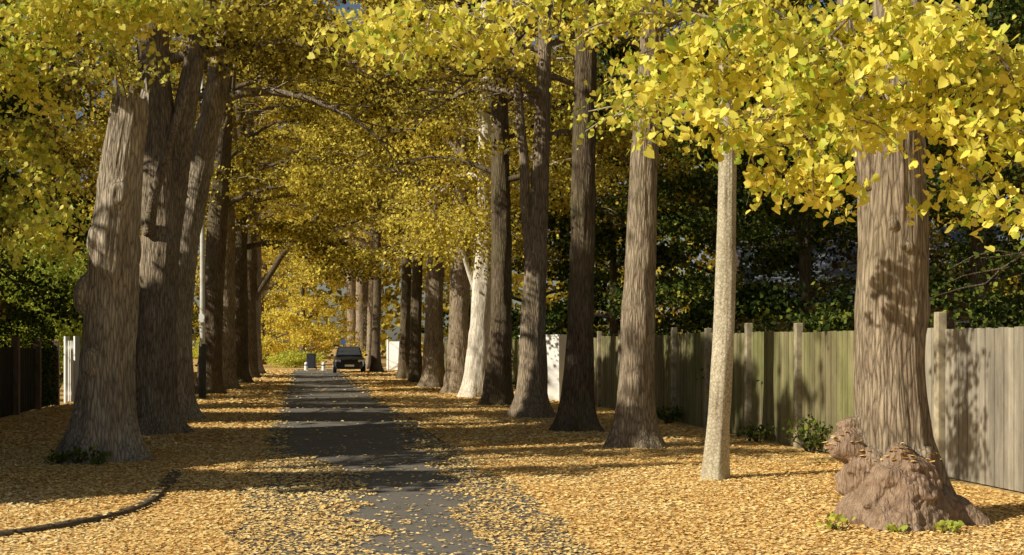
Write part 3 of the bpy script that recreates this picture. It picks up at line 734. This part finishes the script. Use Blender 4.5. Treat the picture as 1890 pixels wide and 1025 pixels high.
def fence(name, u, y0, step, n, h, mat1, mat2, ysw, postmat, label, side, bw=.095, group=None, posth=.15, pw=.12):
    base = Vector((u-SL*y0, y0, 0))
    e = empty(name, base, label, "fence", group)
    for i in range(n+1):
        y = y0+i*step
        mb = MB(); hh = h+posth+rng.uniform(-.04, .06)
        mb.box(-SL*(y-y0)-.03*side, y-y0, hh/2-.05, pw, pw, hh+.1, ang, .97)
        o = obj("post", mb.mesh("post"), postmat, e); add_bevel(o, .012)
    for i in range(n):
        ya = y0+i*step+.08; yb = y0+(i+1)*step-.08
        mb = MB(); nb = int((yb-ya)/bw)
        hp = h+rng.uniform(-.025, .025); tilt = rng.uniform(-.015, .015)
        for j in range(nb):
            y = ya+(j+.5)*(yb-ya)/nb
            off = (.010 if j % 2 else 0)*side
            hb = hp+rng.uniform(-.006, .006)+tilt*(j/nb-.5)*2
            mb.box(-SL*(y-y0)+off+rng.uniform(-.002, .002), y-y0, hb/2+.02, .018, (yb-ya)/nb*1.06, hb, rng.normal(math.atan(SL), .02))
        for zz in (.35, hp*.55, hp-.25):
            y = (ya+yb)/2
            mb.box(-SL*(y-y0)+.045*side, y-y0, zz, .04, (yb-ya)*.99, .08, math.atan(SL))
        obj("panel", mb.mesh("panel"), mat1 if (ya < ysw) else mat2, e)
    return e
fence("wooden_fence", 7.6, 11.0, 2.2, 11, 1.76, M_FENCE, M_FENCEG, 15.5, M_POST, "tall weathered wooden board fence with concrete posts", 1)
fence("wooden_fence", 7.7, 41, 2.2, 14, 1.75, M_FENCEG, M_FENCEG, 0, M_POST, "mossy wooden board fence beyond the white gate pillar", 1)
M_DPOST = plain("brown_timber_post", (.20, .14, .09), .85, 0, .35, 8, .4, (1, 1, .3))
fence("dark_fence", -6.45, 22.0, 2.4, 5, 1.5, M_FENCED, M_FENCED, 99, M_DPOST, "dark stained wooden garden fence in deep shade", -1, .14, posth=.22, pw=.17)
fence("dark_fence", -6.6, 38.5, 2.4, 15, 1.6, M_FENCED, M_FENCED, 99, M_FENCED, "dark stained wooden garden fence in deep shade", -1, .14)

M_WHITE = plain("white_paint", (.88, .87, .84), .6, 0, .04, 4, .15)
M_NAVY = plain("dark_painted_panel", (.03, .035, .05), .5, 0, .2, 4)
def pillar(x, y, label):
    e = empty("gate_pillar", (x, y, 0), label, "gate pillar", "white pillars at garden entrances")
    e.rotation_euler = (0, 0, -.55)
    mb = MB(); mb.box(0, 0, .25, .50, .50, .50); mb.box(0, 0, 1.16, .46, .46, 1.32)
    obj("column", mb.mesh("column"), M_WHITE, e); 
    mb = MB(); mb.box(0, 0, 1.845, .50, .50, .05)
    o = obj("cap", mb.mesh("cap"), M_WHITE, e); add_bevel(o, .01)
pillar(1.25, 37.0, "plain white rendered gate pillar beside the verge")
pillar(.55, 40.4, "plain white rendered gate pillar beside the verge")
def white_gate(x, y, L, h, label, dx, dy, gap=.14, wd=.09):
    a = math.atan2(dy, dx)
    e = empty("white_gate", (x, y, 0), label, "gate", "white gates along the avenue")
    for q in (0, 1):
        mb = MB(); mb.box(dx*L*q, dy*L*q, h/2+.05, .12, .12, h+.1, a)
        obj("post", mb.mesh("post"), M_WHITE, e)
    mb = MB(); n = int(L/gap)
    for i in range(n):
        s = .10+(L-.20)*(i+.5)/n; mb.box(dx*s, dy*s, h/2+.03, wd, .03, h-.1, a)
    for z in (.3, h-.2):
        mb.box(dx*L/2-dy*.035, dy*L/2+dx*.035, z, L-.18, .03, .09, a)
    obj("pickets", mb.mesh("pickets"), M_WHITE, e)
white_gate(-11.85, 34.6, .78, 1.7, "white painted wooden gate beside the dark fence", .6, -.8, .17, .055)
white_gate(-7.45, 78.0, 1.5, 1.8, "white painted boarded gate along the verge", .9, -.43, .11, .10)

# ---------------------------------------------------------------- street lamp
M_POLE = plain("galvanised_pole", (.62, .62, .57), .6, .0, .2, 5)
M_POLED = plain("dark_pole_base", (.05, .05, .05), .6, .2, .25, 5)
e = empty("street_lamp", (-9.05, 38, 0), "slim pale street lamp post with a dark lower section", "street lamp")
mb = MB(); mb.tube([(0, 0, -.05), (0, 0, 1.5), (0, 0, 1.55), (0, 0, 1.6)], [.11, .11, .10, .08], 18); obj("base", mb.mesh("base"), M_POLED, e)
mb = MB(); mb.tube([(0, 0, 1.6), (0, 0, 4), (0, 0, 9.6)], [.08, .07, .045], 18); obj("pole", mb.mesh("pole"), M_POLE, e)
mb = MB(); mb.tube([(0, 0, 9.6), (0, 0, 9.65), (0, 0, 10.0), (0, 0, 10.15)], [.05, .14, .2, .04], 16); obj("lamp_head", mb.mesh("lamp_head"), M_POLED, e)
mb = MB(); mb.box(0, -.10, 2.35, .16, .02, .24); o = obj("sign_plate", mb.mesh("sign_plate"), M_WHITE, e)

e = empty("road_sign", (-10.9, 84, 0), "small round blue road sign on a grey pole", "road sign")
mb = MB(); mb.tube([(0, 0, -.05), (0, 0, 1.95)], [.03, .03], 10); obj("pole", mb.mesh("pole"), M_POLED, e)
mb = MB(); mb.tube([(0, -.04, 1.75), (0, -.06, 1.75)], [.17, .17], 28); obj("sign_face", mb.mesh("sign_face"), plain("blue_sign", (.05, .12, .35), .5, 0, .05), e)
for bx, by in ((-11.6, 80), (-12.75, 80.5)):
    e = empty("bollard", (bx, by, 0), "short white bollard at the end of the road", "bollard", "white bollards at the road end")
    mb = MB(); mb.tube([(0, 0, -.02), (0, 0, .42), (0, 0, .48), (0, 0, .52)], [.12, .11, .09, .03], 14); obj("post", mb.mesh("post"), M_WHITE, e)
    mb = MB(); mb.tube([(0, 0, .30), (0, 0, .36)], [.124, .122], 14, False); obj("band", mb.mesh("band"), M_NAVY, e)
e = empty("wheelie_bin", (-12.9, 83.5, 0), "dark wheelie bin standing at the end of the road", "bin")
mb = MB(); mb.box(0, 0, .52, .50, .56, .9, 0, 1.08); o = obj("body", mb.mesh("body"), M_NAVY, e); add_bevel(o, .03)
mb = MB(); mb.box(0, -.02, 1.01, .60, .66, .06, 0, .9); o = obj("lid", mb.mesh("lid"), M_NAVY, e); add_bevel(o, .02)
for s in (-1, 1):
    mb = MB(); mb.tube([(s*.26, .26, .1), (s*.31, .26, .1)], [.1, .1], 16); obj("wheel", mb.mesh("wheel"), M_POLED, e)

# ---------------------------------------------------------------- parked car
M_CAR = plain("dark_car_paint", (.02, .022, .028), .25, .3, .1, 3, 0, (1, 1, 1), .6)
M_GLASS = plain("car_glass", (.05, .06, .07), .08, 0, .1, 2, 0, (1, 1, 1), .9)
M_TYRE = plain("tyre_rubber", (.02, .02, .02), .85, 0, .2)
M_RIM = plain("wheel_rim", (.4, .4, .42), .35, .8, .1)
M_LAMP = plain("headlight_glass", (.7, .72, .72), .12, .2, .05)
car = empty("parked_car", (-9.35, 74.5, 0), "dark hatchback car parked facing along the road edge", "car")
car.rotation_euler = (0, 0, .14)
st = [(-2.0, .62, .32, .62), (-1.95, .74, .26, .72), (-1.6, .84, .22, .84), (-1.0, .87, .2, .93), (0, .88, .2, .96), (1.2, .87, .2, .98), (1.8, .82, .24, .96), (2.05, .68, .34, .86)]
V = []; F = []
for y, w_, zb, zt in st:
    for x, z in [(-w_*.9, zb), (-w_, zb+.15), (-w_, (zb+zt)/2), (-w_*.95, zt-.06), (-w_*.8, zt), (0, zt+.035), (w_*.8, zt), (w_*.95, zt-.06), (w_, (zb+zt)/2), (w_, zb+.15), (w_*.9, zb)]:
        V.append((x, y, z))
k = 11
for i in range(len(st)-1):
    for j in range(k): F.append((i*k+j, i*k+(j+1) % k, (i+1)*k+(j+1) % k, (i+1)*k+j))
F.append(tuple(range(k))); F.append(tuple(range((len(st)-1)*k, len(st)*k))[::-1])
bb = len(V)
cab = [(-1.05, .76, .94), (-.35, .62, 1.42), (.9, .62, 1.46), (1.75, .72, .98)]
for y, w_, z in cab:
    for x in (-w_, -w_*.85, w_*.85, w_): V.append((x, y, z if abs(x) > w_*.9 else z+.03))
for i in range(3):
    for j in range(3): F.append((bb+i*4+j, bb+i*4+j+1, bb+(i+1)*4+j+1, bb+(i+1)*4+j))
F.append((bb, bb+4, bb+8, bb+12)); F.append((bb+3, bb+15, bb+11, bb+7))
o = obj("body", raw_mesh("body", V, F), M_CAR, car); add_bevel(o, .02, 2)
def quad(name, pts, mat, par=car): 
    return obj(name, raw_mesh(name, pts, [tuple(range(len(pts)))]), mat, par)
quad("windscreen", [(-.66, -1.0, 1.00), (.66, -1.0, 1.00), (.54, -.42, 1.405), (-.54, -.42, 1.405)], M_GLASS).location = (0, -.03, .02)
quad("rear_window", [(-.6, 1.65, 1.06), (.6, 1.65, 1.06), (.52, 1.02, 1.42), (-.52, 1.02, 1.42)], M_GLASS).location = (0, .03, .02)
for s in (-1, 1):
    quad("side_window", [(s*.765, -.85, 1.02), (s*.765, 1.5, 1.04), (s*.655, .9, 1.4), (s*.655, -.35, 1.38)], M_GLASS)
    mb = MB(); mb.box(s*.62, -1.93, .68, .30, .08, .13, s*.35); o = obj("headlight", mb.mesh("headlight"), M_LAMP, car); add_bevel(o, .02)
    mb = MB(); mb.box(s*.95, -.75, 1.0, .16, .08, .11); o = obj("mirror", mb.mesh("mirror"), M_CAR, car); add_bevel(o, .02)
    for y in (-1.3, 1.3):
        w = bpy.data.objects.new("wheel", None); link(w); w.parent = car; w.location = (s*.80, y, .31)
        mb = MB(); mb.tube([(-.1, 0, 0), (-.08, 0, 0), (.08, 0, 0), (.1, 0, 0)], [.29, .31, .31, .29], 28); obj("tyre", mb.mesh("tyre"), M_TYRE, w)
        mb = MB(); mb.tube([(s*.1, 0, 0), (s*.112, 0, 0)], [.2, .19], 20); obj("rim", mb.mesh("rim"), M_RIM, w)
mb = MB(); mb.box(0, -2.01, .60, .7, .03, .13); obj("grille", mb.mesh("grille"), M_TYRE, car)
mb = MB(); mb.box(0, -2.02, .42, .52, .02, .11); obj("number_plate", mb.mesh("number_plate"), M_WHITE, car)

# ---------------------------------------------------------------- house glimpsed through the garden
M_BRICK = plain("house_brick", (.30, .20, .15), .9, 0, .25, 12, .3)
M_SLATE = plain("slate_roof", (.20, .22, .26), .6, 0, .25, 5, .3, (1, 1, 6))
e = empty("house", (12.5, 46, 0), "brick house with grey slate roof behind garden trees", "house")
mb = MB(); mb.box(0, 0, 1.6, 9, 7, 3.2)
V0 = [(-4.5, -3.5, 3.2), (-4.5, 3.5, 3.2), (-4.5, 0, 5.6), (4.5, -3.5, 3.2), (4.5, 3.5, 3.2), (4.5, 0, 5.6)]
b0 = len(mb.V); mb.V += V0; mb.F += [(b0, b0+1, b0+2), (b0+3, b0+5, b0+4)]
obj("wall", mb.mesh("wall"), M_BRICK, e)
obj("roof", raw_mesh("roof", [(-4.8, -3.9, 3.0), (4.8, -3.9, 3.0), (4.8, 0, 5.75), (-4.8, 0, 5.75), (4.8, 3.9, 3.0), (-4.8, 3.9, 3.0), (-4.8, -3.9, 2.9), (4.8, -3.9, 2.9)], [(0, 1, 2, 3), (3, 2, 4, 5), (6, 7, 1, 0)]), M_SLATE, e)
for x in (-2.6, 0, 2.6):
    w = bpy.data.objects.new("window", None); link(w); w.parent = e; w.location = (x, -3.52, 1.7)
    mb = MB(); mb.box(0, 0, 0, 1.1, .04, 1.2); obj("pane", mb.mesh("pane"), M_GLASS, w)
    mb = MB()
    for q in ((0, .63, 1.3, .07), (0, -.63, 1.3, .07), (-.6, 0, .07, 1.19), (.6, 0, .07, 1.19), (0, 0, .05, 1.19)): mb.box(q[0], -.03, q[1], q[2], .05, q[3])
    obj("frame", mb.mesh("frame"), M_WHITE, w)

# ---------------------------------------------------------------- light, world, camera
wld = bpy.data.worlds.new("World"); scene.world = wld; wld.use_nodes = True
nt = wld.node_tree; bg = nt.nodes["Background"]
sky = nt.nodes.new("ShaderNodeTexSky"); sky.sky_type = 'NISHITA'; sky.sun_disc = False
sky.sun_elevation = ELEV; sky.sun_rotation = SAZ
nt.links.new(sky.outputs[0], bg.inputs[0]); bg.inputs[1].default_value = .055
sd = bpy.data.lights.new("sun", 'SUN'); sd.energy = 5; sd.angle = math.radians(.5); sd.color = (1, .92, .75)
so = bpy.data.objects.new("sun", sd); link(so); so.rotation_euler = Vector(S).to_track_quat('Z', 'Y').to_euler()
cam = bpy.data.cameras.new("camera"); co = bpy.data.objects.new("camera", cam); link(co)
co.location = (0, 0, CAMH); co.rotation_euler = (math.radians(90), 0, 0)
cam.lens = 45.7; cam.sensor_width = 36; cam.shift_y = .0659; cam.clip_end = 3000
scene.camera = co
scene.view_settings.view_transform = 'Standard'; scene.view_settings.look = 'None'; scene.view_settings.exposure = 0
